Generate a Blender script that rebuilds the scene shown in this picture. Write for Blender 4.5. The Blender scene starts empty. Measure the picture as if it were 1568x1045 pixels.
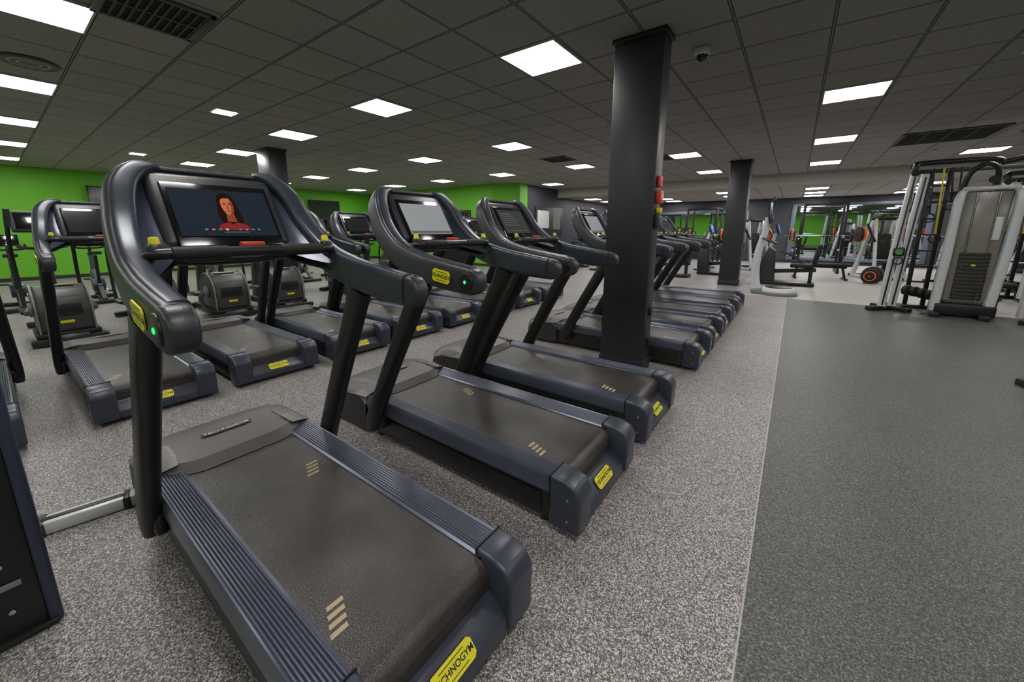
import bpy, bmesh, math, random
from mathutils import Vector, Matrix
random.seed(7)
scene=bpy.context.scene
col=scene.collection
pi=math.pi
# ------------------------------------------------------------------ materials
def srgb(r,g,b):
    f=lambda c:(c/255/12.92 if c/255<=.04045 else ((c/255+.055)/1.055)**2.4)
    return (f(r),f(g),f(b),1)
def mat(name,c,rough=.5,metal=0.,spec=.5,noise=0.,nscale=20.,emit=None,estr=0.,bump=0.,bscale=200.,coat=0.):
    m=bpy.data.materials.new(name); m.use_nodes=True
    nt=m.node_tree; b=nt.nodes['Principled BSDF']
    b.inputs['Base Color'].default_value=c
    b.inputs['Roughness'].default_value=rough
    b.inputs['Metallic'].default_value=metal
    b.inputs['Specular IOR Level'].default_value=spec
    if coat: b.inputs['Coat Weight'].default_value=coat; b.inputs['Coat Roughness'].default_value=.15
    tc=nt.nodes.new('ShaderNodeTexCoord')
    n=nt.nodes.new('ShaderNodeTexNoise'); n.inputs['Scale'].default_value=nscale; n.inputs['Detail'].default_value=4
    nt.links.new(tc.outputs['Object'],n.inputs['Vector'])
    mx=nt.nodes.new('ShaderNodeMix'); mx.data_type='RGBA'
    k=noise if noise else .08
    mx.inputs[6].default_value=tuple(x*(1-k) for x in c[:3])+(1,)
    mx.inputs[7].default_value=tuple(min(1,x*(1+k)) for x in c[:3])+(1,)
    nt.links.new(n.outputs['Fac'],mx.inputs[0]); nt.links.new(mx.outputs[2],b.inputs['Base Color'])
    if bump:
        n2=nt.nodes.new('ShaderNodeTexNoise'); n2.inputs['Scale'].default_value=bscale
        nt.links.new(tc.outputs['Object'],n2.inputs['Vector'])
        bp=nt.nodes.new('ShaderNodeBump'); bp.inputs['Strength'].default_value=bump; bp.inputs['Distance'].default_value=.01
        nt.links.new(n2.outputs['Fac'],bp.inputs['Height']); nt.links.new(bp.outputs['Normal'],b.inputs['Normal'])
    if emit:
        b.inputs['Emission Color'].default_value=emit; b.inputs['Emission Strength'].default_value=estr
    return m
M={}
M['rail']=mat('rail_bluegrey',srgb(88,92,108),.28,.4,noise=.15,nscale=9)
M['cap']=mat('cap_bluegrey',srgb(56,60,72),.34,.1,noise=.1)
M['skirt']=mat('skirt_charcoal',srgb(42,39,38),.5,bump=.1)
M['hood']=mat('hood_taupe',srgb(84,80,78),.42,noise=.06)
M['hood2']=mat('hood_wing',srgb(104,101,99),.42,noise=.06)
M['mark']=mat('belt_mark',srgb(170,152,122),.6)
M['black']=mat('black_satin',srgb(24,24,26),.38)
M['arm']=mat('arm_slate',srgb(52,57,68),.34,.15,noise=.06)
M['armdark']=mat('arm_dark_shell',srgb(46,47,52),.38,bump=.08)
M['wing']=mat('wing_blue',srgb(54,61,77),.3,.2)
M['glass']=mat('bezel_glass',srgb(14,15,18),.12,coat=.5)
M['yellow']=mat('yellow_plastic',srgb(214,206,24),.4)
M['red']=mat('red_plastic',srgb(200,60,28),.4)
M['ink']=mat('ink',srgb(24,25,25),.5)
M['white']=mat('white_plastic',srgb(205,205,202),.45)
M['silver']=mat('silver_paint',srgb(200,202,204),.35,.1)
M['chrome']=mat('chrome',srgb(200,200,205),.18,1.)
M['grey']=mat('grey_plastic',srgb(120,122,124),.4)
M['dgrey']=mat('dark_grey_metal',srgb(78,80,84),.4)
M['drum']=mat('drum_housing',srgb(62,59,57),.4)
M['led']=mat('green_led',srgb(20,120,60),.3,emit=srgb(30,235,120),estr=1.2)
M['orange']=mat('orange_rubber',srgb(225,100,30),.5)
M['rubber']=mat('black_rubber',srgb(22,22,23),.65)
M['column']=mat('column_paint',srgb(38,39,44),.42,noise=.06,nscale=4)
M['frame']=mat('frame_navy',srgb(46,52,70),.4)
M['bluescr']=mat('blue_screen',srgb(20,60,140),.2,emit=srgb(60,120,230),estr=1.)
M['cover']=mat('stack_cover',srgb(126,120,112),.25,coat=.3)
M['green']=mat('green_wall_paint',srgb(102,178,36),.6,noise=.05,nscale=2)
M['dark']=mat('dark_wall_paint',srgb(52,52,60),.6)
M['trim']=mat('trim_dark',srgb(36,37,40),.5)
M['soffit']=mat('soffit_paint',srgb(176,172,166),.7)
M['mirror']=mat('mirror_glass',srgb(220,228,232),.02,1.)
M['mframe']=mat('mirror_frame',srgb(92,100,118),.4)
M['vent']=mat('vent_metal',srgb(84,83,82),.5)
M['ventd']=mat('vent_dark',srgb(14,14,14),.8)
def scr(name,c,s): return mat(name,c,.12,emit=c,estr=s,coat=.4)
M['s_off']=scr('screen_off',srgb(30,31,34),.25)
M['s_img']=scr('screen_video',srgb(26,33,42),.6)
M['s_glare']=scr('screen_glare',srgb(126,130,132),.7)  # glare on the console glass, put in as a plain pale glowing colour
M['s_grey']=scr('screen_grey',srgb(56,59,58),.4)
M['s_line']=scr('screen_line',srgb(90,94,92),.5)
M['s_skin']=scr('screen_face',srgb(158,88,58),.7)
M['s_skin2']=scr('screen_face_shadow',srgb(112,56,36),.6)
M['s_hair']=scr('screen_hair',srgb(28,14,12),.4)
M['s_teal']=scr('screen_teal',srgb(50,110,104),.6)
M['s_red']=scr('screen_top',srgb(110,34,34),.6)
def emis(name,c,s):
    m=bpy.data.materials.new(name); m.use_nodes=True; nt=m.node_tree
    nt.nodes.clear(); e=nt.nodes.new('ShaderNodeEmission'); e.inputs[0].default_value=c; e.inputs[1].default_value=s
    o=nt.nodes.new('ShaderNodeOutputMaterial'); nt.links.new(e.outputs[0],o.inputs[0]); return m
M['panel']=emis('led_panel',(1,.98,.955,1),25.5)
# ------------------------------------------------------------------ node helpers
def N(nt,t,**k):
    n=nt.nodes.new(t)
    for a,b in k.items(): setattr(n,a,b)
    return n
def math_(nt,op,a,b=None,c=None):
    n=N(nt,'ShaderNodeMath',operation=op)
    for i,v in enumerate((a,b,c)):
        if v is None: continue
        if isinstance(v,(int,float)): n.inputs[i].default_value=v
        else: nt.links.new(v,n.inputs[i])
    return n.outputs[0]
def ramp(nt,fac,stops,interp='LINEAR'):
    r=N(nt,'ShaderNodeValToRGB'); r.color_ramp.interpolation=interp
    while len(r.color_ramp.elements)<len(stops): r.color_ramp.elements.new(.5)
    for e,(p,c) in zip(r.color_ramp.elements,stops): e.position=p; e.color=c
    nt.links.new(fac,r.inputs[0]); return r.outputs[0]
def mixc(nt,fac,a,b):
    m=N(nt,'ShaderNodeMix',data_type='RGBA'); nt.links.new(fac,m.inputs[0])
    for i,v in ((6,a),(7,b)):
        if isinstance(v,tuple): m.inputs[i].default_value=v
        else: nt.links.new(v,m.inputs[i])
    return m.outputs[2]
def belt_mat():
    m=bpy.data.materials.new('belt_rubber'); m.use_nodes=True; nt=m.node_tree; b=nt.nodes['Principled BSDF']
    tc=N(nt,'ShaderNodeTexCoord')
    n1=N(nt,'ShaderNodeTexNoise'); n1.inputs['Scale'].default_value=4; n1.inputs['Detail'].default_value=5
    nt.links.new(tc.outputs['Object'],n1.inputs['Vector'])
    n2=N(nt,'ShaderNodeTexNoise'); n2.inputs['Scale'].default_value=300; n2.inputs['Detail'].default_value=2
    nt.links.new(tc.outputs['Object'],n2.inputs['Vector'])
    w=ramp(nt,n1.outputs['Fac'],[(.32,srgb(50,46,44)),(.55,srgb(63,58,55)),(.75,srgb(78,72,67))])
    g=ramp(nt,n2.outputs['Fac'],[(.36,(.5,.5,.5,1)),(.64,(1.35,1.35,1.35,1))])
    mm=N(nt,'ShaderNodeMix',data_type='RGBA',blend_type='MULTIPLY'); mm.inputs[0].default_value=1
    nt.links.new(w,mm.inputs[6]); nt.links.new(g,mm.inputs[7]); nt.links.new(mm.outputs[2],b.inputs['Base Color'])
    b.inputs['Roughness'].default_value=.36
    v=N(nt,'ShaderNodeTexVoronoi'); v.inputs['Scale'].default_value=220; nt.links.new(tc.outputs['Object'],v.inputs['Vector'])
    bp=N(nt,'ShaderNodeBump'); bp.inputs['Strength'].default_value=.4; bp.inputs['Distance'].default_value=.002
    nt.links.new(v.outputs['Distance'],bp.inputs['Height']); nt.links.new(bp.outputs['Normal'],b.inputs['Normal'])
    return m
M['belt']=belt_mat()
def floor_mat():
    m=bpy.data.materials.new('rubber_floor'); m.use_nodes=True; nt=m.node_tree; b=nt.nodes['Principled BSDF']
    g=N(nt,'ShaderNodeNewGeometry'); s=N(nt,'ShaderNodeSeparateXYZ'); nt.links.new(g.outputs['Position'],s.inputs[0])
    n0=N(nt,'ShaderNodeTexNoise'); n0.inputs['Scale'].default_value=95; n0.inputs['Detail'].default_value=5; n0.inputs['Roughness'].default_value=.75
    nt.links.new(g.outputs['Position'],n0.inputs['Vector'])
    v=N(nt,'ShaderNodeTexVoronoi'); v.inputs['Scale'].default_value=240; nt.links.new(g.outputs['Position'],v.inputs['Vector'])
    vs=N(nt,'ShaderNodeSeparateXYZ'); nt.links.new(v.outputs['Color'],vs.inputs[0])
    fac=math_(nt,'ADD',math_(nt,'MULTIPLY',n0.outputs['Fac'],.62),math_(nt,'MULTIPLY',vs.outputs['X'],.38))
    n2=N(nt,'ShaderNodeTexNoise'); n2.inputs['Scale'].default_value=1.3; n2.inputs['Detail'].default_value=3
    nt.links.new(g.outputs['Position'],n2.inputs['Vector'])
    speck=ramp(nt,fac,[(.32,srgb(64,60,59)),(.44,srgb(108,102,100)),(.54,srgb(136,130,127)),(.68,srgb(210,205,202))])
    dark=ramp(nt,fac,[(.34,srgb(46,46,44)),(.50,srgb(76,77,74)),(.62,srgb(98,99,94)),(.72,srgb(140,140,134))])
    n3=ramp(nt,fac,[(.35,srgb(160,156,151)),(.65,srgb(180,176,171))])
    fx=math_(nt,'GREATER_THAN',s.outputs['X'],.006)
    fy=math_(nt,'GREATER_THAN',s.outputs['Y'],9.85)
    fx2=math_(nt,'GREATER_THAN',s.outputs['X'],-1.0)
    c=mixc(nt,fx,speck,dark)
    both=math_(nt,'MULTIPLY',fy,fx2)
    c=mixc(nt,both,c,n3)
    j=math_(nt,'LESS_THAN',math_(nt,'ABSOLUTE',math_(nt,'SUBTRACT',s.outputs['X'],.002)),.003)
    j=math_(nt,'MULTIPLY',j,math_(nt,'LESS_THAN',s.outputs['Y'],9.85))
    c=mixc(nt,j,c,srgb(170,166,160))
    w=ramp(nt,n2.outputs['Fac'],[(.3,(.86,.86,.86,1)),(.7,(1,1,1,1))])
    mm=N(nt,'ShaderNodeMix',data_type='RGBA',blend_type='MULTIPLY'); mm.inputs[0].default_value=1
    nt.links.new(c,mm.inputs[6]); nt.links.new(w,mm.inputs[7]); nt.links.new(mm.outputs[2],b.inputs['Base Color'])
    b.inputs['Roughness'].default_value=.45; b.inputs['Specular IOR Level'].default_value=.4
    bp=N(nt,'ShaderNodeBump'); bp.inputs['Strength'].default_value=.2; bp.inputs['Distance'].default_value=.004
    nt.links.new(n0.outputs['Fac'],bp.inputs['Height']); nt.links.new(bp.outputs['Normal'],b.inputs['Normal'])
    return m
OX,OY,SX,SY=-2.2845,.4954,2.6696,3.126
TX,TY=SX/4,SY/5
def ceil_mat(name,c0,c1,line):
    m=bpy.data.materials.new(name); m.use_nodes=True; nt=m.node_tree; b=nt.nodes['Principled BSDF']
    g=N(nt,'ShaderNodeNewGeometry'); s=N(nt,'ShaderNodeSeparateXYZ'); nt.links.new(g.outputs['Position'],s.inputs[0])
    def edge(o,off,t):
        q=math_(nt,'DIVIDE',math_(nt,'SUBTRACT',o,off-t/2-50*t),t)
        f=math_(nt,'FRACT',q)
        d=math_(nt,'MINIMUM',f,math_(nt,'SUBTRACT',1.,f))
        return math_(nt,'MULTIPLY',d,t),math_(nt,'FLOOR',q)
    dx,ix=edge(s.outputs['X'],OX,TX); dy,iy=edge(s.outputs['Y'],OY,TY)
    d=math_(nt,'MINIMUM',dx,dy)
    fine=N(nt,'ShaderNodeTexNoise'); fine.inputs['Scale'].default_value=70; fine.inputs['Detail'].default_value=5; fine.inputs['Roughness'].default_value=.8; nt.links.new(g.outputs['Position'],fine.inputs['Vector'])
    t=mixc(nt,ramp(nt,fine.outputs['Fac'],[(.35,(0,0,0,1)),(.65,(1,1,1,1))]),c0,c1)
    cmb=N(nt,'ShaderNodeCombineXYZ'); nt.links.new(ix,cmb.inputs[0]); nt.links.new(iy,cmb.inputs[1])
    wn=N(nt,'ShaderNodeTexWhiteNoise'); nt.links.new(cmb.outputs[0],wn.inputs['Vector'])
    tv=ramp(nt,wn.outputs['Value'],[(0,(.90,.90,.90,1)),(1,(1,1,1,1))])
    mm=N(nt,'ShaderNodeMix',data_type='RGBA',blend_type='MULTIPLY'); mm.inputs[0].default_value=1
    nt.links.new(t,mm.inputs[6]); nt.links.new(tv,mm.inputs[7]); t=mm.outputs[2]
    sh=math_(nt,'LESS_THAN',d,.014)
    c=mixc(nt,sh,t,srgb(56,54,53))  # shadow line beside the grid bars, painted into the tile colour
    sh2=math_(nt,'LESS_THAN',d,.005)
    c=mixc(nt,sh2,c,line)
    nt.links.new(c,b.inputs['Base Color']); b.inputs['Roughness'].default_value=.8
    return m
M['floor']=floor_mat()
M['ceil']=ceil_mat('ceiling_tiles',srgb(150,145,142),srgb(172,167,163),srgb(150,146,142))
M['ceil2']=ceil_mat('ceiling_tiles_far',srgb(166,162,157),srgb(184,180,175),srgb(140,138,136))
# ------------------------------------------------------------------ mesh builder
class MB:
    def __init__(s): s.bm=bmesh.new(); s.mats=[]
    def mi(s,k):
        if k not in s.mats: s.mats.append(k)
        return s.mats.index(k)
    def add(s,t,k,xf=None):
        if xf is not None: bmesh.ops.transform(t,matrix=xf,verts=t.verts)
        i=s.mi(k)
        for f in t.faces: f.material_index=i
        me=bpy.data.meshes.new('tmp'); t.to_mesh(me); t.free(); s.bm.from_mesh(me); bpy.data.meshes.remove(me)
    def box(s,k,c,size,bev=.01,rot=None,seg=2):
        t=bmesh.new(); bmesh.ops.create_cube(t,size=1)
        bmesh.ops.scale(t,vec=size,verts=t.verts)
        if bev>0:
            bev=min(bev,min(size)*.45)
            bmesh.ops.bevel(t,geom=list(t.edges),offset=bev,segments=seg,affect='EDGES',profile=.5)
        m=Matrix.Translation(c)
        if rot is not None: m=m@rot
        s.add(t,k,m)
    def bar(s,k,p0,p1,w,h,bev=.008,up=(0,0,1)):
        p0=Vector(p0);p1=Vector(p1);d=p1-p0;L=d.length;d.normalize()
        u=Vector(up)
        if abs(d.dot(u))>.98: u=Vector((0,1,0))
        side=d.cross(u).normalized(); u=side.cross(d)
        R=Matrix((d,side,u)).transposed().to_4x4()
        s.box(k,(p0+p1)/2,(L,w,h),bev,R)
    def cyl(s,k,p0,p1,r,r2=None,seg=20,bev=0):
        p0=Vector(p0);p1=Vector(p1);d=p1-p0
        t=bmesh.new(); bmesh.ops.create_cone(t,cap_ends=True,cap_tris=False,segments=seg,radius1=r,radius2=r if r2 is None else r2,depth=d.length)
        if bev>0:
            es=[e for e in t.edges if any(len(f.verts)>4 for f in e.link_faces)]
            bmesh.ops.bevel(t,geom=es,offset=bev,segments=3,affect='EDGES',profile=.5)
        q=d.to_track_quat('Z','Y').to_matrix().to_4x4()
        s.add(t,k,Matrix.Translation((p0+p1)/2)@q)
    def sph(s,k,c,r,sc=(1,1,1),seg=16):
        t=bmesh.new(); bmesh.ops.create_uvsphere(t,u_segments=seg,v_segments=seg//2+2,radius=r)
        s.add(t,k,Matrix.Translation(c)@Matrix.Diagonal((*sc,1)))
    def torus(s,k,c,R,r,axis='Y',seg=32):
        ax={'X':Vector((1,0,0)),'Y':Vector((0,1,0)),'Z':Vector((0,0,1))}[axis]
        a={'X':Vector((0,1,0)),'Y':Vector((1,0,0)),'Z':Vector((1,0,0))}[axis]; b=ax.cross(a)
        pts=[Vector(c)+a*math.cos(2*pi*i/seg)*R+b*math.sin(2*pi*i/seg)*R for i in range(seg)]
        s.tube(k,pts,r,closed=True)
    def tube(s,k,pts,r,w=None,h=None,side=None,seg=12,closed=False,smooth=0,power=2.):
        pts=[Vector(p) for p in pts]; n=len(pts)
        if smooth:
            src=pts
            def cat(A,t):
                i=min(int(t),len(A)-2); f=t-i
                p0=A[max(i-1,0)];p1=A[i];p2=A[i+1];p3=A[min(i+2,len(A)-1)]
                return .5*((2*p1)+(p2-p0)*f+(2*p0-5*p1+4*p2-p3)*f*f+(3*p1-p0-3*p2+p3)*f**3)
            m=(n-1)*smooth+1
            ts=[i/smooth for i in range(m)]
            pts=[cat(src,t) for t in ts]
            lin=lambda A:[A[min(int(t),n-2)]*(1-(t-min(int(t),n-2)))+A[min(int(t),n-2)+1]*(t-min(int(t),n-2)) for t in ts]
            if isinstance(r,list): r=lin(r)
            if w is not None: w=lin(w); h=lin(h)
            n=m
        t=bmesh.new(); rings=[]
        prev=None
        for i,p in enumerate(pts):
            if closed: T=(pts[(i+1)%n]-pts[i-1]).normalized()
            else: T=(pts[min(i+1,n-1)]-pts[max(i-1,0)]).normalized()
            if side is not None: S=Vector(side)
            elif prev is not None: S=prev
            else: S=Vector((0,0,1)) if abs(T.z)<.9 else Vector((1,0,0))
            S=(S-T*S.dot(T)).normalized(); U=T.cross(S); prev=S
            if w is not None: a,b=w[i],h[i]
            else: a=b=(r[i] if isinstance(r,list) else r)
            ring=[]
            for j in range(seg):
                an=2*pi*(j+.5)/seg; cs,sn=math.cos(an),math.sin(an)
                e=2/power
                ring.append(t.verts.new(p+S*a*math.copysign(abs(cs)**e,cs)+U*b*math.copysign(abs(sn)**e,sn)))
            rings.append(ring)
        for i in range(n if closed else n-1):
            A=rings[i];B=rings[(i+1)%n]
            for j in range(seg): t.faces.new((A[j],A[(j+1)%seg],B[(j+1)%seg],B[j]))
        if not closed:
            t.faces.new(rings[0][::-1]); t.faces.new(rings[-1])
        bmesh.ops.recalc_face_normals(t,faces=t.faces)
        s.add(t,k)
    def prism(s,k,prof,y0,y1,bev=.008,axis='Y',seg=2):
        t=bmesh.new()
        def P(a,b,c):
            return {'Y':(a,c,b),'X':(c,a,b),'Z':(a,b,c)}[axis]
        A=[t.verts.new(P(a,b,y0)) for a,b in prof]; B=[t.verts.new(P(a,b,y1)) for a,b in prof]
        t.faces.new(A); t.faces.new(B[::-1]); n=len(A)
        for i in range(n): t.faces.new((A[i],B[i],B[(i+1)%n],A[(i+1)%n]))
        bmesh.ops.recalc_face_normals(t,faces=t.faces)
        if bev>0: bmesh.ops.bevel(t,geom=[e for e in t.edges if e.calc_face_angle(0)>.3],offset=bev,segments=seg,affect='EDGES',profile=.5)
        s.add(t,k)
    def loft(s,k,rows):
        t=bmesh.new(); V=[[t.verts.new(p) for p in r] for r in rows]
        for i in range(len(V)-1):
            for j in range(len(V[0])-1): t.faces.new((V[i][j],V[i][j+1],V[i+1][j+1],V[i+1][j]))
        s.add(t,k)
    def poly(s,k,pts):
        t=bmesh.new(); t.faces.new([t.verts.new(p) for p in pts]); s.add(t,k)
    def text(s,k,txt,size,xf):
        cu=bpy.data.curves.new('t','FONT'); cu.body=txt; cu.size=size; cu.align_x='CENTER'; cu.align_y='CENTER'; cu.offset=size*.015
        o=bpy.data.objects.new('t',cu); col.objects.link(o)
        dg=bpy.context.evaluated_depsgraph_get(); me=bpy.data.meshes.new_from_object(o.evaluated_get(dg))
        t=bmesh.new(); t.from_mesh(me); bpy.data.meshes.remove(me); bpy.data.objects.remove(o); bpy.data.curves.remove(cu)
        s.add(t,k,xf)
    def mesh(s,name,ang=.6):
        for f in s.bm.faces: f.smooth=True
        for e in s.bm.edges:
            if len(e.link_faces)==2 and e.calc_face_angle(0)>ang: e.smooth=False
        me=bpy.data.meshes.new(name); s.bm.to_mesh(me); s.bm.free()
        for k in s.mats: me.materials.append(M[k])
        return me
def obj(name,me,loc=(0,0,0),rz=0,parent=None,scale=None):
    o=bpy.data.objects.new(name,me); col.objects.link(o); o.location=loc; o.rotation_euler=(0,0,rz)
    if scale: o.scale=scale
    if parent: o.parent=parent
    return o
def empty(name,loc=(0,0,0),rz=0):
    o=bpy.data.objects.new(name,None); col.objects.link(o); o.location=loc; o.rotation_euler=(0,0,rz); o.empty_display_size=.1; return o
def simple(name,k,c,size,bev=0.):
    b=MB(); b.box(k,(0,0,0),size,bev); return obj(name,b.mesh(name),c)
def frame(o,ex,ey):
    ex=Vector(ex).normalized(); ey=Vector(ey).normalized(); ez=ex.cross(ey)
    m=Matrix((ex,ey,ez)).transposed().to_4x4(); m.translation=Vector(o); return m
# ------------------------------------------------------------------ ROOM
HC=1.4168+1.7066
LX,RX,BY,FY=-17.3,7.5,-5.,21.
simple('floor','floor',((LX+RX)/2,(BY+FY)/2,-.05),(RX-LX+.4,FY-BY+.4,.1))
simple('ceiling','ceil',((LX+RX)/2,(BY+15)/2,HC+.05),(RX-LX+.4,15-BY,.1))
LZ=2.80
simple('ceiling_far','ceil2',((-8.5+RX)/2,(15.+FY)/2+.2,LZ+.05),(RX+8.5+.2,FY-15.,.1))
simple('trim_soffit','soffit',((-8.5+RX)/2,15.05,(LZ+HC)/2+.02),(RX+8.5,.3,HC-LZ+.06))
W=.15
simple('wall_left','green',(LX-W/2,(BY+11.7)/2,HC/2),(W,11.7-BY,HC))
simple('wall_green_far','green',((LX-9.3)/2,11.6+W/2,HC/2),(-9.3-LX,W,HC))
simple('wall_side_dark','dark',(-8.5-W/2,(12.1+FY)/2,HC/2),(W,FY-12.1,HC))
simple('wall_far','dark',((-8.5+RX)/2,FY+W/2,HC/2),(RX+8.5+.3,W,HC))
simple('wall_right','dark',(RX+W/2,(BY+FY)/2,HC/2),(W,FY-BY,HC))
simple('wall_back','green',((LX+RX)/2,BY-W/2,HC/2),(RX-LX+.3,W,HC))
b=MB(); b.prism('green',[(-9.35,11.55),(-8.45,12.0),(-8.45,12.5),(-9.35,12.5)],0,HC,bev=0,axis='Z'); obj('wall_corner',b.mesh('wall_corner'))
simple('baseboard_left','trim',(LX+.01,(BY+11.6)/2,.05),(.02,11.6-BY,.1))
simple('baseboard_green_far','trim',((LX-9.3)/2,11.59,.05),(-9.3-LX,.02,.1))
simple('baseboard_far','trim',(0,FY-.01,.05),(15,.02,.1))
b=MB(); b.box('trim',(0,0,1.1),(1.7,.05,2.2),.01); b.box('ventd',(0,-.03,1.1),(1.5,.03,2.05),.005); b.box('grey',(.6,-.06,1.05),(.03,.03,.25),.01)
obj('door_1',b.mesh('door'),(-11.4,11.57,0))
b=MB(); b.box('trim',(0,0,0),(.03,2.2,1.2),.005); b.box('white',(.017,-.5,.1),(.004,.9,.7),0); b.box('grey',(.017,.6,.1),(.004,.6,.8),0)
obj('wall_notice_board',b.mesh('notice'),(-8.47,14.2,1.75))
def mirror(x0,x1,z0,z1,name='wall_mirror'):
    b=MB(); w=x1-x0; n=max(1,round(w/1.3))
    for i in range(n): b.box('mirror',(-w/2+w*(i+.5)/n,0,0),(w/n-.006,.02,z1-z0),0)
    for x in (-w/2-.08,w/2+.08): b.box('mframe',(x,0,0),(.16,.05,z1-z0+.2),.005)
    for z in ((z1-z0)/2+.06,-(z1-z0)/2-.05): b.box('mframe',(0,0,z),(w,.05,.12),.005)
    return obj(name,b.mesh('mirror'),((x0+x1)/2,FY-.035,(z0+z1)/2))
mirror(-.1,3.9,.25,2.42); mirror(-6.4,-2.0,.6,2.2)
def column(x0,x1,y0,y1,extra=False):
    e=empty('support_column',((x0+x1)/2,(y0+y1)/2,0))
    b=MB(); b.box('column',(0,0,HC/2),(x1-x0,y1-y0,HC),.012)
    b.box('column',(0,0,.06),(x1-x0+.02,y1-y0+.02,.12),.006)
    b.box('trim',(0,0,HC-.02),(x1-x0+.04,y1-y0+.04,.04),.006)
    obj('shaft',b.mesh('shaft'),parent=e)
    if extra:
        b=MB(); X=(x1-x0)/2
        b.box('red',(X+.025,-.02,1.72),(.05,.1,.12),.01); b.box('white',(X+.052,-.02,1.72),(.005,.05,.05),.0)
        b.box('ink',(X+.02,-.02,1.50),(.04,.1,.14),.01); b.box('yellow',(X+.03,-.02,1.6),(.05,.06,.05),.01)
        b.box('red',(X+.02,-.02,1.86),(.03,.08,.1),.005)
        b.box('ink',(X+.01,.02,.62),(.02,.08,.08),.004); b.box('ink',(X+.01,.02,.3),(.02,.08,.08),.004)
        obj('fire_call_point',b.mesh('fcp'),parent=e)
    return e
column(-1.545,-1.096,3.70,3.92,True)
column(-1.53,-1.08,11.35,11.75)
column(-9.75,-9.15,3.8,4.15)
# ------------------------------------------------------------------ LIGHTS
pb=MB(); pb.box('panel',(0,0,0),(.60,.585,.012),0)
for sx_ in (-1,1): pb.box('white',(sx_*.305,0,.002),(.012,.6,.02),0); pb.box('white',(0,sx_*.298,.002),(.62,.012,.02),0)
pm=pb.mesh('panel')
ps=MB(); ps.box('panel',(0,0,0),(.24,.24,.012),0); ps.box('white',(0,0,.004),(.3,.3,.01),0); psm=ps.mesh('small_panel')
for i in range(-5,4):
    for j in range(-1,5):
        x=OX+i*SX; y=OY+j*SY
        if x>RX-.4: continue
        if j==4 and x<-8.6: continue
        obj('ceiling_light_panel',pm,(x,y,HC-.008))
for x,y in [(-7.02,2.38),(-12.37,2.36)]: obj('ceiling_downlight',psm,(x,y,HC-.008))
for i in range(-2,4):
    for y in (16.6,18.4,20.0):
        x=OX+i*SX
        if x<RX-.4 and x>-8: obj('ceiling_light_panel',pm,(x,y,LZ-.008))
def grille(x,y,nx=1,ny=1,name='ceiling_vent'):
    b=MB(); w,d=.62*nx,.6*ny
    b.box('ventd',(0,0,0),(w,d,.008),0)
    for s_ in (-1,1):
        b.box('vent',(s_*w/2,0,-.006),(.04,d+.04,.018),.003); b.box('vent',(0,s_*d/2,-.006),(w+.04,.04,.018),.003)
    for i in range(nx*2-1):
        b.box('vent',(-w/2+w*(i+1)/(nx*2),0,-.006),(.02,d,.014),0)
    n=int(d/.05)
    for i in range(n): b.box('vent',(0,-d/2+d*(i+.5)/n,-.008),(w,.022,.006),0,Matrix.Rotation(.6,4,'X'))
    return obj(name,b.mesh('grille'),(x,y,HC-.006))
grille(-4.35,1.08); grille(2.0,10.7,2,2); grille(3.6,10.4,2,2); grille(-2.9,9.9); grille(-4.91,8.6)
def diff(x,y):
    b=MB()
    for r in (.2,.14,.08): b.torus('soffit' if r<.2 else 'vent',(0,0,0),r,.016,'Z')
    b.cyl('vent',(0,0,-.012),(0,0,.004),.21); obj('ceiling_air_diffuser',b.mesh('diff'),(x,y,HC-.012))
diff(-6.6,.55); diff(2.55,8.0)
b=MB(); b.cyl('white',(0,0,-.05),(0,0,0),.075,bev=.01); b.sph('glass',(0,0,-.06),.06); b.torus('white',(0,0,-.055),.062,.012,'Z')
obj('dome_security_camera',b.mesh('cam'),(-.93,4.34,HC))
for x,y in [(1.6,6.2),(2.2,12.4)]:
    b=MB(); b.cyl('white',(0,0,-.03),(0,0,0),.05,bev=.01); obj('smoke_detector',b.mesh('sd'),(x,y,HC))
def tv(loc,w,h,rz):
    b=MB(); b.box('glass',(0,0,0),(.05,w,h),.01); b.box('s_off',(.027,0,0),(.003,w-.05,h-.05),0); b.box('black',(-.06,0,0),(.1,.3,.3),.01)
    obj('wall_television',b.mesh('tv'),loc,rz)
tv((LX+.12,2.6,2.30),1.2,.8,0); tv((LX+.12,9.2,2.25),1.4,.9,0)
# ------------------------------------------------------------------ TREADMILL
path=[(.555,.175,1.648),(.57,.245,1.632),(.615,.300,1.555),(.70,.328,1.415),(.85,.347,1.290),(1.05,.360,1.222),(1.25,.368,1.188),(1.455,.371,1.168)]
def badge_(b,m,w,h,txt):
    t=bmesh.new(); q=[(-w/2,-h/3),(-w/2+h*.2,-h/2),(w/2-h*.2,-h/2),(w/2,-h/3),(w/2,h/3),(w/2-h*.2,h/2),(-w/2+h*.2,h/2),(-w/2,h/3)]
    t.faces.new([t.verts.new((x,y,0)) for x,y in q]); r_=bmesh.ops.extrude_face_region(t,geom=list(t.faces)); bmesh.ops.translate(t,vec=(0,0,.004),verts=[v for v in r_['geom'] if isinstance(v,bmesh.types.BMVert)])
    b.add(t,'yellow',m)
    b.text('ink',txt,h*.42,m@Matrix.Translation((0,0,.0055)))
    for yy in (h*.33,-h*.33): 
        t=bmesh.new(); t.faces.new([t.verts.new((x,y,.005)) for x,y in ((-w*.3,yy-.0012),(w*.3,yy-.0012),(w*.3,yy+.0012),(-w*.3,yy+.0012))]); b.add(t,'ink',m)
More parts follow.
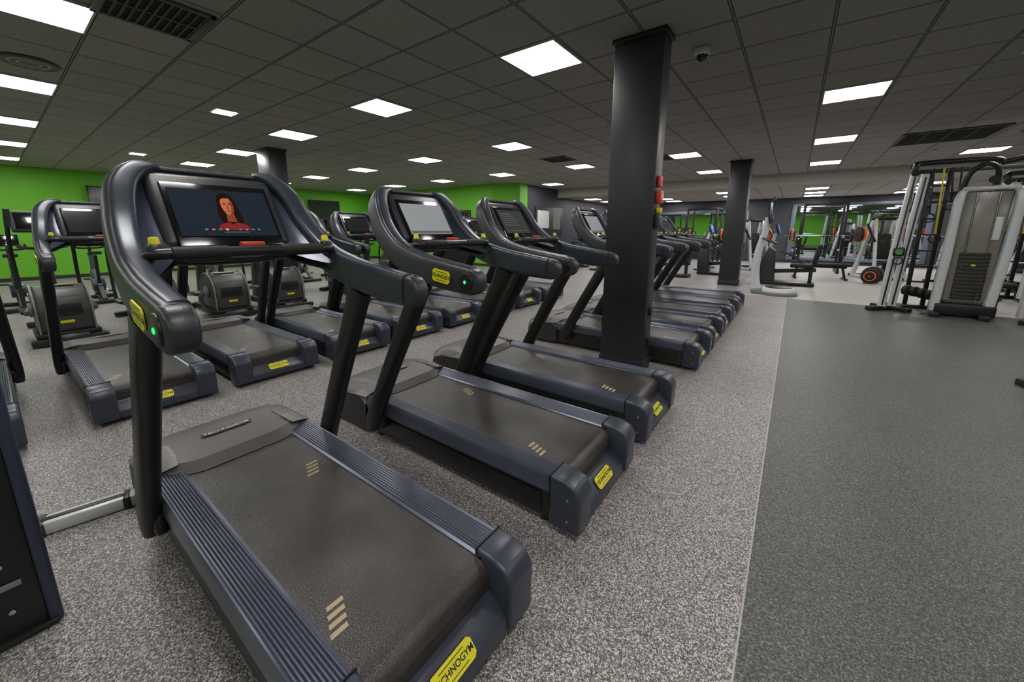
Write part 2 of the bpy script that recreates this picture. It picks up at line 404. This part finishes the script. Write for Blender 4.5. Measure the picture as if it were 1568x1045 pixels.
def treadmill_mesh():
    b=MB()
    b.prism('skirt',[(.30,.03),(.30,.24),(1.95,.235),(1.98,.03)],-.345,.345,.012)
    for s_ in (-1,1):
        y0,y1=.235,.365
        prof=[(s_*y0,.20),(s_*y0,.268)]
        n=9
        for i in range(n):
            a=y0+.012+(y1-y0-.03)*i/n; w=(y1-y0-.03)/n
            prof+=[(s_*a,.272+.012*i/n),(s_*(a+w*.35),.279+.010*i/n),(s_*(a+w*.75),.279+.010*i/n),(s_*(a+w*.9),.273+.011*i/n)]
        prof+=[(s_*(y1-.01),.286),(s_*y1,.265),(s_*y1,.2)]
        b.prism('rail',prof,.42,1.93,0,axis='X')
        b.box('cap',(1.18,s_*.353,.225),(1.5,.02,.075),.006)
        b.prism('cap',[(1.90,.03),(1.90,.292),(1.98,.290),(2.035,.27),(2.065,.225),(2.06,.03)],s_*.235 if s_>0 else -.372,.372 if s_>0 else -.235,.014,seg=3)
        b.box('black',(1.905,s_*.304,.2),(.006,.140,.19),.002)
        b.cyl('grey',(2.0,s_*.371,.2),(2.0,s_*.374,.2),.007,seg=12); b.cyl('grey',(2.0,s_*.371,.09),(2.0,s_*.374,.09),.007,seg=12)
        b.cyl('black',(.5,s_*.3,0),(.5,s_*.3,.05),.03); b.cyl('black',(1.85,s_*.3,0),(1.85,s_*.3,.05),.03)
        b.box('black',(1.15,s_*.349,.12),(1.4,.012,.1),.004)
    pts=[(.42,.264),(1.88,.264)]+[(1.90+.06*math.sin(a),.204+.06*math.cos(a)) for a in [i*pi/10 for i in range(1,9)]]
    b.loft('belt',[[(x,-.236,z) for x,z in pts],[(x,.236,z) for x,z in pts]])
    b.prism('cap',[(1.92,.03),(1.93,.16),(1.985,.15),(2.045,.085),(2.05,.03)],-.24,.24,.008)
    nx,nz=.065/.0885,.06/.0885
    badge_(b,frame((2.021,.0,.121),(0,1,0),(-nz,0,nx)),.17,.062,'TECHNOGYM')
    for mx,my in ((.86,.165),(1.66,-.16)):
        for i in range(4):
            x=mx+i*.03; y=my-.012*i
            b.poly('mark',[(x,y-.028,.2652),(x+.017,y-.032,.2652),(x+.017,y+.022,.2652),(x,y+.026,.2652)])
    rows=[]
    prof=[(-.09,.06),(-.09,.16),(-.06,.245),(0,.29),(.15,.318),(.32,.324),(.47,.312),(.52,.268)]
    ny=18
    for x,z in prof:
        row=[]
        for i in range(ny+1):
            t=-1+2*i/ny; a=abs(t)
            fade=(max(0,a-.80)/.20)
            hh=z-.050*fade**2*(z/.3)
            xx=x
            if x<.1: xx=x+.09*a**4
            if x>.4: xx=x-.10*max(0,(a-.5)/.5)
            row.append((xx,t*.374,hh))
        rows.append(row)
    b.loft('hood',rows)
    for s_ in (-1,1):
        i=0 if s_<0 else -1
        top=[r_[i] for r_ in rows]; bot=[(p[0],p[1],.03) for p in top]
        b.loft('skirt',[top,bot])
    b.loft('skirt',[rows[0],[(p[0],p[1],.03) for p in rows[0]]])
    for s_ in (-1,1):
        b.loft('hood2',[[(.04,s_*.377,.24),(.36,s_*.377,.277),(.435,s_*.375,.282)],[(.08,s_*.33,.300),(.36,s_*.32,.322),(.44,s_*.33,.300)],[(.22,s_*.245,.3255),(.36,s_*.245,.3275),(.455,s_*.26,.316)]])
    m=frame((.26,0,.330),(0,1,0),(-1,0,-.02))
    t=bmesh.new(); w,h=.12,.026
    q=[(w*math.copysign(abs(math.cos(a))**.5,math.cos(a)),h*math.copysign(abs(math.sin(a))**.7,math.sin(a))) for a in [2*pi*i/24 for i in range(24)]]
    t.faces.new([t.verts.new((x,y,.0)) for x,y in q]); b.add(t,'ink',m)
    b.text('white','TECHNOGYM',.034,m@Matrix.Translation((0,0,.0015)))
    for s_ in (-1,1):
        b.tube('black',[(.53,s_*.398,.10),(.58,s_*.398,.22),(.78,s_*.388,.60),(.98,s_*.378,.96),(1.08,s_*.372,1.15)],0,
               w=[.032,.037,.037,.037,.034],h=[.044,.060,.058,.060,.072],side=(0,1,0),seg=20,smooth=5,power=2.8)
        b.box('black',(.56,s_*.375,.17),(.16,.05,.12),.02)
    W_=[.018,.034,.042,.042,.040,.038,.036,.034]; H_=[.030,.042,.052,.060,.066,.072,.074,.066]
    for s_ in (-1,1):
        b.tube('armdark',[(x,(y+.008)*s_,z) for x,y,z in path],0,w=W_,h=H_,side=(0,1,0),seg=28,smooth=6,power=4.0)
        b.tube('arm',[(x+.004,(y-.004)*s_,z+.007) for x,y,z in path[:-1]]+[(1.435,.366*s_,1.176)],0,w=[x*.97 for x in W_],h=[x*.97 for x in H_],side=(0,1,0),seg=28,smooth=6,power=4.0)
        b.cyl('armdark',(1.455,s_*.341,1.168),(1.455,s_*.411,1.168),.065,seg=28,bev=.014)
        b.cyl('black',(1.435,s_*.40,1.168),(1.435,s_*.418,1.168),.045,seg=24,bev=.004)
        badge_(b,frame((1.27,s_*.415,1.186),(-s_*1,0,s_*.14),(0.14,0,1)),.125,.065,'TECHNOGYM')
    R=Matrix.Rotation(math.radians(-31.3),4,'Y')
    b.box('armdark',(.655,0,1.49),(.06,.46,.35),.03,R,3)
    b.box('armdark',(.60,0,1.46),(.09,.36,.26),.04,R,3)
    b.box('glass',(.698,0,1.475),(.02,.385,.305),.008,R)
    b.box('black',(.79,0,1.31),(.09,.38,.035),.014,Matrix.Rotation(.1,4,'Y'))
    b.box('dgrey',(.555,0,1.655),(.07,.34,.018),.008,Matrix.Rotation(-.2,4,'Y'))
    for i in range(5): b.box('ink',(.555,-.12+.06*i,1.665),(.05,.03,.006),.002,Matrix.Rotation(-.2,4,'Y'))
    nr=8
    for s_ in (-1,1):
        A=[Vector((.565+.21*t,s_*(.20),1.64-.325*t)) for t in [i/nr for i in range(nr+1)]]
        B=[]
        for i in range(nr+1):
            t=.6+i/nr*4.4; k=min(int(t),6); f=t-k
            p=Vector(path[k])*(1-f)+Vector(path[k+1])*f; p.y*=s_; B.append(p+Vector((.015,-s_*.02,.030)))
        rows=[[a.lerp(c,u)+Vector((-.02,0,-.008))*math.sin(pi*u) for u in [0,.2,.4,.6,.8,1]] for a,c in zip(A,B)]
        b.loft('wing',rows)
        b.loft('armdark',[[p+Vector((-.03,0,-.03)) for p in r_] for r_ in rows])
    b.tube('black',[(.92,-.335,1.27),(.95,-.315,1.325),(.97,-.27,1.335),(.975,0,1.335),(.97,.27,1.335),(.95,.315,1.325),(.92,.335,1.27)],.02,smooth=5,seg=14)
    b.cyl('rubber',(.975,-.26,1.335),(.975,-.09,1.335),.024,bev=.004); b.cyl('rubber',(.975,.09,1.335),(.975,.26,1.335),.024,bev=.004)
    b.bar('black',(.80,0,1.31),(.97,0,1.335),.12,.03)
    b.box('red',(.945,0,1.36),(.035,.085,.022),.008)
    for s_ in (-1,1):
        b.box('black',(.955,s_*.295,1.345),(.04,.05,.05),.015)
        b.cyl('yellow',(.95,s_*.295,1.36),(.945,s_*.295,1.392),.018,.013,seg=10,bev=.004)
    b.tube('black',[(.60,-.20,1.36),(.66,-.2,1.30),(.66,.2,1.30),(.60,.2,1.36)],.03,smooth=3)
    return b.mesh('treadmill_body')
TM=treadmill_mesh()
RS=Matrix.Rotation(math.radians(-31.3),4,'Y')
def screen_mesh(kind):
    b=MB(); m=Matrix.Translation((.709,0,1.487))@RS
    def rc(k,y0,y1,z0,z1,off): 
        t=bmesh.new(); t.faces.new([t.verts.new((.0016+off,y,z)) for y,z in ((y0,z0),(y1,z0),(y1,z1),(y0,z1))]); b.add(t,k,m)
    t=bmesh.new(); bmesh.ops.create_cube(t,size=1); bmesh.ops.scale(t,vec=(.003,.35,.225),verts=t.verts); b.add(t,kind,m)
    if kind=='s_img':
        def pl(k,P,off):
            t=bmesh.new(); t.faces.new([t.verts.new((.0016+off,y,z)) for y,z in P]); b.add(t,k,m)
        def ell(k,cy_,cz,ry,rz,off,n=24,fn=None):
            pl(k,[(cy_+ry*math.cos(2*pi*i/n),cz+rz*math.sin(2*pi*i/n)) for i in range(n)],off)
        ell('s_hair',.012,.048,.036,.052,.0004)
        pl('s_hair',[(-.022,.05),(.046,.05),(.056,-.02),(.05,-.06),(-.02,-.06),(-.03,-.01)],.0005)
        pl('s_skin2',[(.0,.0),(.026,.0),(.030,-.045),(-.006,-.045)],.0008)
        pl('s_red',[(-.05,-.085),(-.035,-.058),(-.006,-.048),(.012,-.056),(.030,-.048),(.06,-.058),(.075,-.085)],.0010)
        face=[(.012,-.012),(.022,-.008),(.030,.008),(.0345,.03),(.034,.055),(.028,.075),(.012,.084),(-.004,.075),(-.010,.055),(-.0105,.03),(-.006,.008),(.002,-.008)]
        pl('s_skin',face,.0012)
        pl('s_skin2',[(.012,-.012),(.022,-.008),(.030,.008),(.0345,.03),(.034,.055),(.028,.075),(.0245,.05),(.026,.03),(.02,.005)],.0014)
        pl('s_hair',[(-.012,.05),(-.006,.075),(.012,.084),(.030,.078),(.036,.05),(.026,.072),(.006,.074),(-.006,.066)],.0016)
        for e in (-.0095,.0095):
            ell('s_hair',.012+e,.041,.0045,.0020,.0018); rc('s_hair',.012+e-.006,.012+e+.006,.0475,.0495,.0018)
        pl('s_skin2',[(.0105,.038),(.0135,.038),(.016,.020),(.008,.020)],.0017)
        ell('s_red',.012,.009,.0078,.0026,.0018)
        for i in range(9): ell(['s_teal','orange','s_teal','white','s_red','s_teal','orange','s_line','s_teal'][i],-.09+.024*i,-.083,.006,.005,.002)
        rc('s_line',-.03,.06,-.098,-.094,.002)
    if kind=='s_glare':
        rc('s_line',-.17,.17,-.107,-.090,.0008)
    if kind=='s_grey':
        rc('s_line',-.15,.0,.07,.078,.0008); rc('s_line',-.15,.15,-.09,-.086,.0008)
        for i in range(5): rc('s_line',-.15,.02+.02*(i%3),.05-.022*i,.056-.022*i,.0008)
    return b.mesh('screen_'+kind)
SC={k:screen_mesh(k) for k in ('s_off','s_img','s_glare','s_grey')}
lb=MB(); lb.sph('led',(1.435,-.419,1.168),.009,(1,.4,1)); LED=lb.mesh('led')
def treadmill(x,y,kind,led=False):
    e=empty('treadmill',(x,y,0)); obj('body',TM,parent=e); obj('screen',SC[kind],parent=e)
    if led: obj('status_light',LED,parent=e)
    return e
FX=-2.70
for y,k in [(.63,'s_img'),(1.755,'s_glare'),(2.74,'s_grey'),(4.42,'s_glare'),(5.29,'s_grey'),(6.16,'s_grey'),(7.03,'s_off'),(7.9,'s_off')]:
    treadmill(FX,y,k,y<2)
for y in (-.42,.62,1.50,2.4,3.28,4.16,5.04,5.92,6.8): treadmill(-5.95,y,'s_off')
# ------------------------------------------------------------------ CROSS TRAINER
def cross_trainer():
    b=MB()
    b.prism('black',[(-.9,.02),(-.9,.1),(.75,.12),(.8,.02)],-.16,.16,.02)
    b.box('black',(-.85,0,.05),(.1,.6,.08),.02); b.box('black',(.75,0,.05),(.1,.66,.08),.02)
    pr=[(.02,.14),(.0,.42),(.05,.58),(.17,.68),(.34,.72),(.50,.68),(.61,.57),(.66,.42),(.66,.14)]
    b.prism('drum',pr,-.24,.24,.04,seg=3)
    for y in (-.235,.235):
        b.tube('grey',[(x*1.02-.006,y,z+.004) for x,z in pr],.010,smooth=3,seg=8)
    b.box('black',(.34,0,.1),(.66,.56,.1),.03)
    b.box('black',(.655,0,.42),(.03,.30,.16),.012); b.box('grey',(.35,0,.715),(.16,.28,.012),.004)
    b.box('yellow',(.664,.0,.27),(.006,.12,.035),.002)
    for s_ in (-1,1):
        b.cyl('grey',(.35,s_*.25,.42),(.35,s_*.28,.42),.09)
        b.bar('dgrey',(.35,s_*.30,.38),(-.55,s_*.28,.30),.04,.06)
        b.box('black',(-.05,s_*.27,.36),(.38,.15,.05),.02)
        b.tube('black',[(-.55,s_*.28,.3),(-.6,s_*.28,.8),(-.5,s_*.28,1.15),(-.3,s_*.26,1.5),(-.28,s_*.24,1.65)],.022,smooth=4)
        b.tube('rubber',[(-.3,s_*.26,1.45),(-.28,s_*.24,1.68)],.03)
        b.tube('black',[(-.62,s_*.06,1.15),(-.4,s_*.2,1.18),(-.3,s_*.2,1.2)],.02,smooth=3)
    b.tube('armdark',[(-.8,0,.1),(-.78,0,.6),(-.68,0,1.1),(-.62,0,1.45)],0,w=[.09,.07,.06,.06],h=[.14,.1,.07,.06],side=(0,1,0),smooth=4,power=3,seg=16)
    R=Matrix.Rotation(-.5,4,'Y')
    b.box('armdark',(-.6,0,1.52),(.07,.46,.32),.03,R,3); b.box('glass',(-.565,0,1.53),(.02,.38,.25),.006,R)
    return b.mesh('cross_trainer')
CT=cross_trainer()
for y in (.45,1.35,2.25,3.15,4.75,5.65,6.55): obj('cross_trainer',CT,(-8.0,y,0))
# ------------------------------------------------------------------ EXERCISE BIKE
def bike():
    b=MB()
    b.box('black',(-.5,0,.04),(.08,.5,.07),.02); b.box('black',(.5,0,.04),(.08,.5,.07),.02)
    b.bar('black',(-.5,0,.07),(.5,0,.07),.07,.06)
    b.cyl('armdark',(-.32,-.04,.36),(-.32,.04,.36),.25,seg=36,bev=.01); b.torus('dgrey',(-.32,0,.36),.255,.02,'Y')
    b.bar('dgrey',(-.5,0,.08),(-.28,0,.95),.06,.08); b.bar('dgrey',(-.3,0,.5),(.2,0,.3),.06,.09); b.bar('dgrey',(.45,0,.08),(.1,0,.36),.06,.07)
    b.bar('black',(.1,0,.32),(.28,0,.92),.05,.06)
    b.prism('rubber',[(.08,.93),(.06,.97),(.3,1.0),(.42,1.01),(.42,.95)],-.085,.085,.02)
    for s_ in (-1,1):
        b.bar('chrome',(.05,s_*.07,.33),(.05+s_*.12,s_*.09,.33-s_*.12),.02,.03); b.box('black',(.05+s_*.12,s_*.14,.33-s_*.12),(.1,.09,.03),.01)
        b.tube('rubber',[(-.26,0,1.05),(-.24,s_*.16,1.06),(-.08,s_*.2,1.1),(.0,s_*.19,1.15)],.018,smooth=4)
    b.bar('black',(-.28,0,.9),(-.26,0,1.08),.05,.05)
    b.box('glass',(-.34,0,1.22),(.03,.3,.22),.01,Matrix.Rotation(-.4,4,'Y')); b.bar('black',(-.28,0,1.06),(-.33,0,1.2),.04,.03)
    b.cyl('cap',(.0,-.09,.33),(.0,.09,.33),.12,bev=.01)
    return b.mesh('bike')
BK=bike()
for y in (.2,1.2,2.2,3.2,4.2,5.2,6.2,7.2,8.2): obj('exercise_bike',BK,(-11.2,y,0))
for x in (-6.6,-5.6,-4.6): obj('exercise_bike',BK,(x,13.2,0),-pi/2)
# ------------------------------------------------------------------ POWER RACK / BENCH etc
def rack():
    b=MB()
    for x in (-.55,.55):
        for y in (-.6,.6): b.box('black',(x,y,1.15),(.07,.07,2.3),.006)
        b.box('black',(x,0,.04),(.08,1.4,.08),.006); b.box('black',(x,0,2.28),(.07,1.2,.07),.006)
        b.bar('silver',(x,-.6,.75),(x,.6,.75),.04,.05)
    for y in (-.6,.6): b.box('black',(0,y,2.28),(1.1,.07,.07),.006)
    b.cyl('chrome',(-.5,-.62,2.2),(.5,-.62,2.2),.018)
    b.cyl('chrome',(-1.05,-.68,1.25),(1.05,-.68,1.25),.014)
    for s_ in (-1,1):
        for i,(r,k) in enumerate(((.225,'rubber'),(.225,'orange'),(.17,'rubber'))):
            b.cyl(k,(s_*(.72+.06*i),-.68,1.25),(s_*(.76+.06*i),-.68,1.25),r,seg=28,bev=.008)
        b.box('silver',(s_*.55,-.66,1.22),(.06,.1,.1),.01)
        b.cyl('chrome',(s_*.55,.6,.5),(s_*.9,.6,.5),.02); b.cyl('rubber',(s_*.62,.6,.5),(s_*.72,.6,.5),.22,seg=28,bev=.01)
        b.cyl('chrome',(s_*.55,.6,1.1),(s_*.9,.6,1.1),.02); b.cyl('rubber',(s_*.62,.6,1.1),(s_*.68,.6,1.1),.2,seg=28,bev=.01)
    return b.mesh('power_rack')
RK=rack()
def bench():
    b=MB()
    b.box('rubber',(.22,0,.43),(.95,.28,.08),.03,seg=3); b.box('rubber',(-.5,0,.46),(.4,.28,.08),.03,Matrix.Rotation(.15,4,'Y'),3)
    b.bar('black',(-.6,0,.36),(.6,0,.36),.06,.06); b.bar('black',(-.55,0,.36),(-.6,0,.05),.06,.06); b.bar('black',(.5,0,.36),(.58,0,.05),.06,.06)
    b.box('black',(-.6,0,.03),(.07,.5,.06),.01); b.box('black',(.58,0,.03),(.07,.5,.06),.01)
    return b.mesh('bench')
BN=bench()
obj('power_rack',RK,(.7,17.2,0)); obj('power_rack',RK,(3.4,17.4,0)); obj('power_rack',RK,(-3.2,18.2,0)); obj('power_rack',RK,(-5.8,18.2,0)); obj('power_rack',RK,(6.2,17.0,0))
obj('weight_bench',BN,(.7,14.5,0),.1); obj('weight_bench',BN,(3.3,15.0,0),pi/2); obj('weight_bench',BN,(-2.6,15.6,0),pi/2)
obj('weight_bench',BN,(2.50,5.5,0),.35)
def plate_loaded():
    b=MB()
    for s_ in (-1,1):
        b.bar('silver',(-.7,s_*.35,.05),(.6,s_*.35,.05),.08,.08); b.bar('silver',(-.55,s_*.35,.05),(-.1,s_*.25,1.75),.08,.1); b.bar('silver',(.5,s_*.35,.05),(-.05,s_*.25,1.75),.07,.08)
        b.bar('black',(-.1,s_*.42,1.6),(.45,s_*.45,1.1),.05,.06); b.cyl('rubber',(.45,s_*.36,1.1),(.6,s_*.3,1.12),.025)
        b.cyl('chrome',(-.1,s_*.42,1.3),(-.1,s_*.75,1.3),.02)
        for i in range(2): b.cyl('rubber' if i else 'orange',(-.1,s_*(.5+.07*i),1.3),(-.1,s_*(.55+.07*i),1.3),.22,seg=28,bev=.01)
    b.box('black',(-.08,0,1.76),(.12,.62,.1),.02); b.box('black',(.55,0,.05),(.08,.8,.08),.01); b.box('black',(-.65,0,.05),(.08,.8,.08),.01)
    b.box('rubber',(.25,0,.5),(.42,.38,.09),.04,seg=3); b.box('rubber',(-.02,0,.95),(.1,.36,.75),.04,Matrix.Rotation(-.12,4,'Y'),3)
    b.bar('black',(.25,0,.05),(.25,0,.48),.08,.1); b.bar('black',(-.2,0,.5),(.3,0,.42),.07,.08)
    return b.mesh('plate_loaded')
PL=plate_loaded()
obj('chest_press_machine',PL,(4.6,14.2,0),-2.2); obj('chest_press_machine',PL,(2.1,15.6,0),-1.2); obj('chest_press_machine',PL,(-1.2,16.6,0),-.9)
b=MB()
b.cyl('rubber',(-.03,0,.2),(.03,0,.2),.2,seg=32,bev=.01); b.torus('orange',(-.035,0,.2),.12,.012,'X')
for i in range(3): b.cyl('rubber',(.1+.07*i,0,.225),(.15+.07*i,0,.225),.225,seg=32,bev=.01)
b.bar('black',(-.1,0,.02),(.35,0,.02),.2,.04); b.cyl('chrome',(-.08,0,.2),(.34,0,.2),.02)
obj('weight_plate_rack',b.mesh('plates'),(1.75,14.0,0),1.2)
def dbrack():
    b=MB()
    for x in (-1.1,1.1):
        b.bar('silver',(x,.25,.02),(x,-.1,1.0),.06,.06); b.box('silver',(x,0,.03),(.08,.6,.06),.01)
    for z,y in ((.35,.12),(.65,.02),(.95,-.08)):
        b.bar('black',(-1.15,y,z),(1.15,y,z),.2,.03)
        for i in range(9):
            x=-1.0+.25*i
            b.cyl('chrome',(x,y-.1,z+.09),(x,y+.1,z+.09),.015,seg=10)
            for s_ in (-1,1): b.cyl('rubber',(x,y+s_*.07,z+.09),(x,y+s_*.14,z+.09),.065,seg=12,bev=.008)
    return b.mesh('dumbbell_rack')
DB=dbrack()
obj('dumbbell_rack',DB,(5.4,20.3,0),0); obj('dumbbell_rack',DB,(-4.5,20.3,0),0)
# ------------------------------------------------------------------ vibration machine
def stepper():
    b=MB()
    b.cyl('grey',(.12,0,0),(.12,0,.07),.36,seg=40,bev=.015); b.cyl('silver',(.12,0,.07),(.12,0,.16),.34,.30,seg=40,bev=.015); b.cyl('black',(.12,0,.16),(.12,0,.175),.26,seg=40,bev=.003)
    b.prism('grey',[(-.38,0),(-.42,.1),(-.2,.14),(-.1,0)],-.16,.16,.03,seg=3)
    b.tube('silver',[(-.30,0,.08),(-.36,0,.45),(-.34,0,.95),(-.26,0,1.4),(-.24,0,1.70)],0,w=[.14,.12,.10,.085,.065],h=[.10,.09,.075,.065,.05],side=(0,1,0),smooth=5,seg=18,power=2.8)
    R=Matrix.Rotation(-.25,4,'Y')
    b.box('armdark',(-.20,0,1.70),(.07,.34,.28),.04,R,3); b.box('s_off',(-.16,0,1.71),(.02,.28,.20),.01,R)
    b.torus('silver',(-.2,0,1.92),.09,.018,'X')
    b.torus('black',(-.15,0,2.06),.06,.02,'X')
    b.bar('black',(-.24,0,1.8),(-.2,0,2.1),.05,.05)
    for s_ in (-1,1):
        b.tube('black',[(-.30,s_*.05,1.25),(-.18,s_*.24,1.2),(-.02,s_*.26,1.14)],.02,smooth=4)
    return b.mesh('stepper')
obj('vibration_platform_machine',stepper(),(-.30,10.35,0))
def leg_machine():
    b=MB()
    b.box('black',(0,0,.05),(1.2,.5,.08),.02)
    b.prism('armdark',[(-.6,.05),(-.62,.6),(-.45,1.0),(-.3,.9),(-.25,.05)],-.22,.22,.04,seg=3)
    b.bar('silver',(-.45,0,.9),(-.35,0,1.35),.08,.08)
    b.box('armdark',(-.32,0,1.45),(.06,.42,.3),.03,Matrix.Rotation(-.3,4,'Y'),3); b.box('bluescr',(-.285,0,1.46),(.01,.36,.22),.003,Matrix.Rotation(-.3,4,'Y'))
    b.box('rubber',(.3,0,.52),(.5,.45,.1),.04,seg=3); b.box('rubber',(.58,0,.82),(.1,.42,.5),.04,Matrix.Rotation(.15,4,'Y'),3)
    b.bar('black',(-.3,0,.35),(.6,0,.42),.1,.1); b.bar('black',(.5,0,.05),(.5,0,.5),.08,.1)
    b.tube('black',[(.3,-.26,.6),(.1,-.3,.75),(-.2,-.3,.9)],.02,smooth=3); b.tube('black',[(.3,.26,.6),(.1,.3,.75),(-.2,.3,.9)],.02,smooth=3)
    return b.mesh('recumbent_bike')
LM=leg_machine()
obj('recumbent_bike',LM,(-.08,12.4,0)); obj('recumbent_bike',LM,(-1.9,13.9,0)) ; obj('recumbent_bike',LM,(-3.1,12.6,0))
# ------------------------------------------------------------------ CABLE STATION
def cable_station():
    b=MB()
    for x,y in ((0,0),(.15,.12)):
        b.tube('silver',[(x-.06,y,.05),(x-.02,y,1.2),(x+.04,y,2.35)],0,w=[.06]*3,h=[.055,.055,.05],side=(0,1,0),seg=16,smooth=4,power=4)
        b.bar('black',(x-.06,y-.062,.1),(x+.04,y-.062,2.3),.022,.012,.003,up=(0,1,0))
    b.box('black',(.02,.02,1.05),(.16,.18,.16),.03)
    b.cyl('chrome',(.02,-.1,1.05),(.02,-.06,1.05),.05); b.torus('black',(.02,-.12,.9),.06,.012,'Y')
    b.bar('black',(-.25,-.2,.04),(.3,.35,.04),.12,.07); b.bar('black',(-.15,.3,.04),(.3,-.1,.04),.1,.07)
    b.tube('black',[(.02,0,2.36),(.04,0,2.48),(.12,.05,2.52),(.9,.1,2.52),(1.0,.12,2.46)],.045,smooth=4,seg=12)
    b.bar('black',(0,.0,2.47),(.2,.9,2.47),.07,.07); b.bar('black',(.2,.9,2.47),(1.9,.9,2.47),.07,.07)
    for x in (.32,.55): b.box('black',(x,.5,1.25),(.06,.06,2.4),.006)
    for i in range(7): b.cyl('black',(.3,.5,.5+.28*i),(.58,.5,.5+.28*i),.016,seg=10)
    b.box('black',(.45,.5,.04),(.8,.12,.07),.01)
    for x,z0,z1,k in ((.30,2.45,1.7,'ink'),(.42,2.45,1.35,'yellow'),(.62,2.45,1.5,'ink'),(.52,2.45,1.9,'black')):
        b.bar(k,(x,.25,z0),(x+.05,.22,z1),.025,.006); b.torus('rubber',(x+.05,.22,z1-.07),.07,.012,'Y')
    for i in range(5): b.cyl('rubber',(.25+.1*i,.3,.36-.02*i),(.3+.1*i,.25,.36-.02*i),.09,seg=20,bev=.01)
    b.tube('black',[(.62,0,2.05),(.66,-.03,2.30),(.80,-.05,2.44),(.94,-.03,2.36),(.97,0,2.12)],.035,smooth=5,seg=12)
    b.box('cover',(.92,.12,1.14),(.52,.22,1.8),.03,seg=3)
    for x,dx in ((.61,.03),(1.24,.06)):
        b.tube('silver',[(x-dx,-.02,.08),(x-.01,-.02,1.0),(x,-.02,1.9),(x+(.06 if x<1 else -.06),0,2.06)],0,w=[.065,.065,.06,.03],h=[.06,.06,.055,.03],side=(0,1,0),smooth=5,power=4,seg=16)
    b.box('silver',(.92,.0,2.07),(.62,.12,.06),.025); b.box('black',(.92,.1,.12),(.7,.4,.2),.03)
    for i in range(13): b.box('skirt',(.92,.0,.32+.06*i),(.34,.03,.05),.004)
    for x in (.80,1.04): b.cyl('chrome',(x,.0,.25),(x,.0,2.0),.012,seg=10)
    b.box('white',(1.08,-.0,1.45),(.10,.012,.36),.004)
    b.box('yellow',(.92,-.02,.86),(.05,.02,.03),.004)
    b.bar('black',(.55,-.3,.04),(.75,.6,.04),.12,.07); b.bar('black',(1.1,-.3,.04),(1.3,.6,.04),.12,.07)
    for x,y in ((1.75,0),(1.60,.15)):
        b.tube('silver',[(x,y,.05),(x,y,1.2),(x-.05,y,2.35)],0,w=[.06]*3,h=[.055]*3,side=(0,1,0),seg=16,smooth=3,power=4)
    b.tube('black',[(1.0,.12,2.46),(1.4,.08,2.54),(1.72,.05,2.4)],.045,smooth=4,seg=12)
    b.bar('black',(1.5,-.3,.04),(1.9,.5,.04),.12,.07)
    b.box('rubber',(1.45,.75,.5),(.35,.35,.08),.03); b.box('black',(1.45,.75,.25),(.08,.08,.5),.01)
    for x,z in ((.04,2.36),(1.70,2.36),(.92,2.2)): b.cyl('rubber',(x,-.07,z),(x,-.03,z),.055,seg=20)
    b.cyl('ink',(.05,-.09,1.1),(.04,-.06,2.36),.004,seg=6); b.cyl('ink',(.92,-.05,2.2),(.92,0,2.0),.004,seg=6)
    return b.mesh('cable_machine')
CM=cable_station()
obj('cable_machine',CM,(1.46,9.45,0)); obj('cable_machine',CM,(3.2,12.1,0))
# ------------------------------------------------------------------ near-left machine frame
b=MB()
b.box('black',(0,-.16,.46),(.06,.26,.92),.012); b.box('frame',(.0,-.015,.47),(.07,.035,.94),.012,seg=3)
b.box('frame',(.0,-.15,.93),(.075,.30,.03),.01); b.box('black',(.0,-.16,.012),(.10,.30,.024),.008)
b.box('black',(-.02,-.3,.46),(.1,.04,.92),.01)
for z in (.12,.3,.62,.8): b.cyl('chrome',(.03,-.10,z),(.038,-.10,z),.009,seg=12,bev=.002)
b.box('grey',(.034,-.09,.22),(.006,.05,.022),.003)
obj('exercise_machine_frame',b.mesh('machine_frame'),(-2.06,-.05,0))
b=MB(); b.box('silver',(0,0,.035),(.085,.52,.06),.008); b.box('black',(.0,-.1,.034),(.11,.05,.066),.008); b.box('black',(0,.02,.066),(.03,.36,.006),.002); b.box('black',(.0,.2,.034),(.1,.03,.066),.008)
obj('floor_cable_trunking',b.mesh('trunk'),(-2.70,.03,0),-.22)
# ------------------------------------------------------------------ WORLD + CAMERA
w=bpy.data.worlds.new('w'); scene.world=w; w.use_nodes=True; w.node_tree.nodes['Background'].inputs[0].default_value=(.5,.5,.5,1); w.node_tree.nodes['Background'].inputs[1].default_value=.2
f,cy,pitch,yaw,roll=582.17,469.17,.1979,.633,.0012
fw=Vector((-math.sin(yaw)*math.cos(pitch), math.cos(yaw)*math.cos(pitch), -math.sin(pitch)))
r=Vector((math.cos(yaw), math.sin(yaw),0.)); u=r.cross(fw)
r2=r*math.cos(roll)+u*math.sin(roll); u2=-r*math.sin(roll)+u*math.cos(roll)
cd=bpy.data.cameras.new('camera'); cd.sensor_width=36; cd.sensor_fit='HORIZONTAL'; cd.lens=36*f/1568; cd.shift_y=-(522.5-cy)/1568; cd.clip_start=.02
cam=bpy.data.objects.new('camera',cd); col.objects.link(cam)
m=Matrix((r2,u2,-fw)).transposed().to_4x4(); m.translation=(0,0,1.4168); cam.matrix_world=m
scene.camera=cam
scene.view_settings.view_transform='Standard'; scene.view_settings.look='None'; scene.view_settings.exposure=0
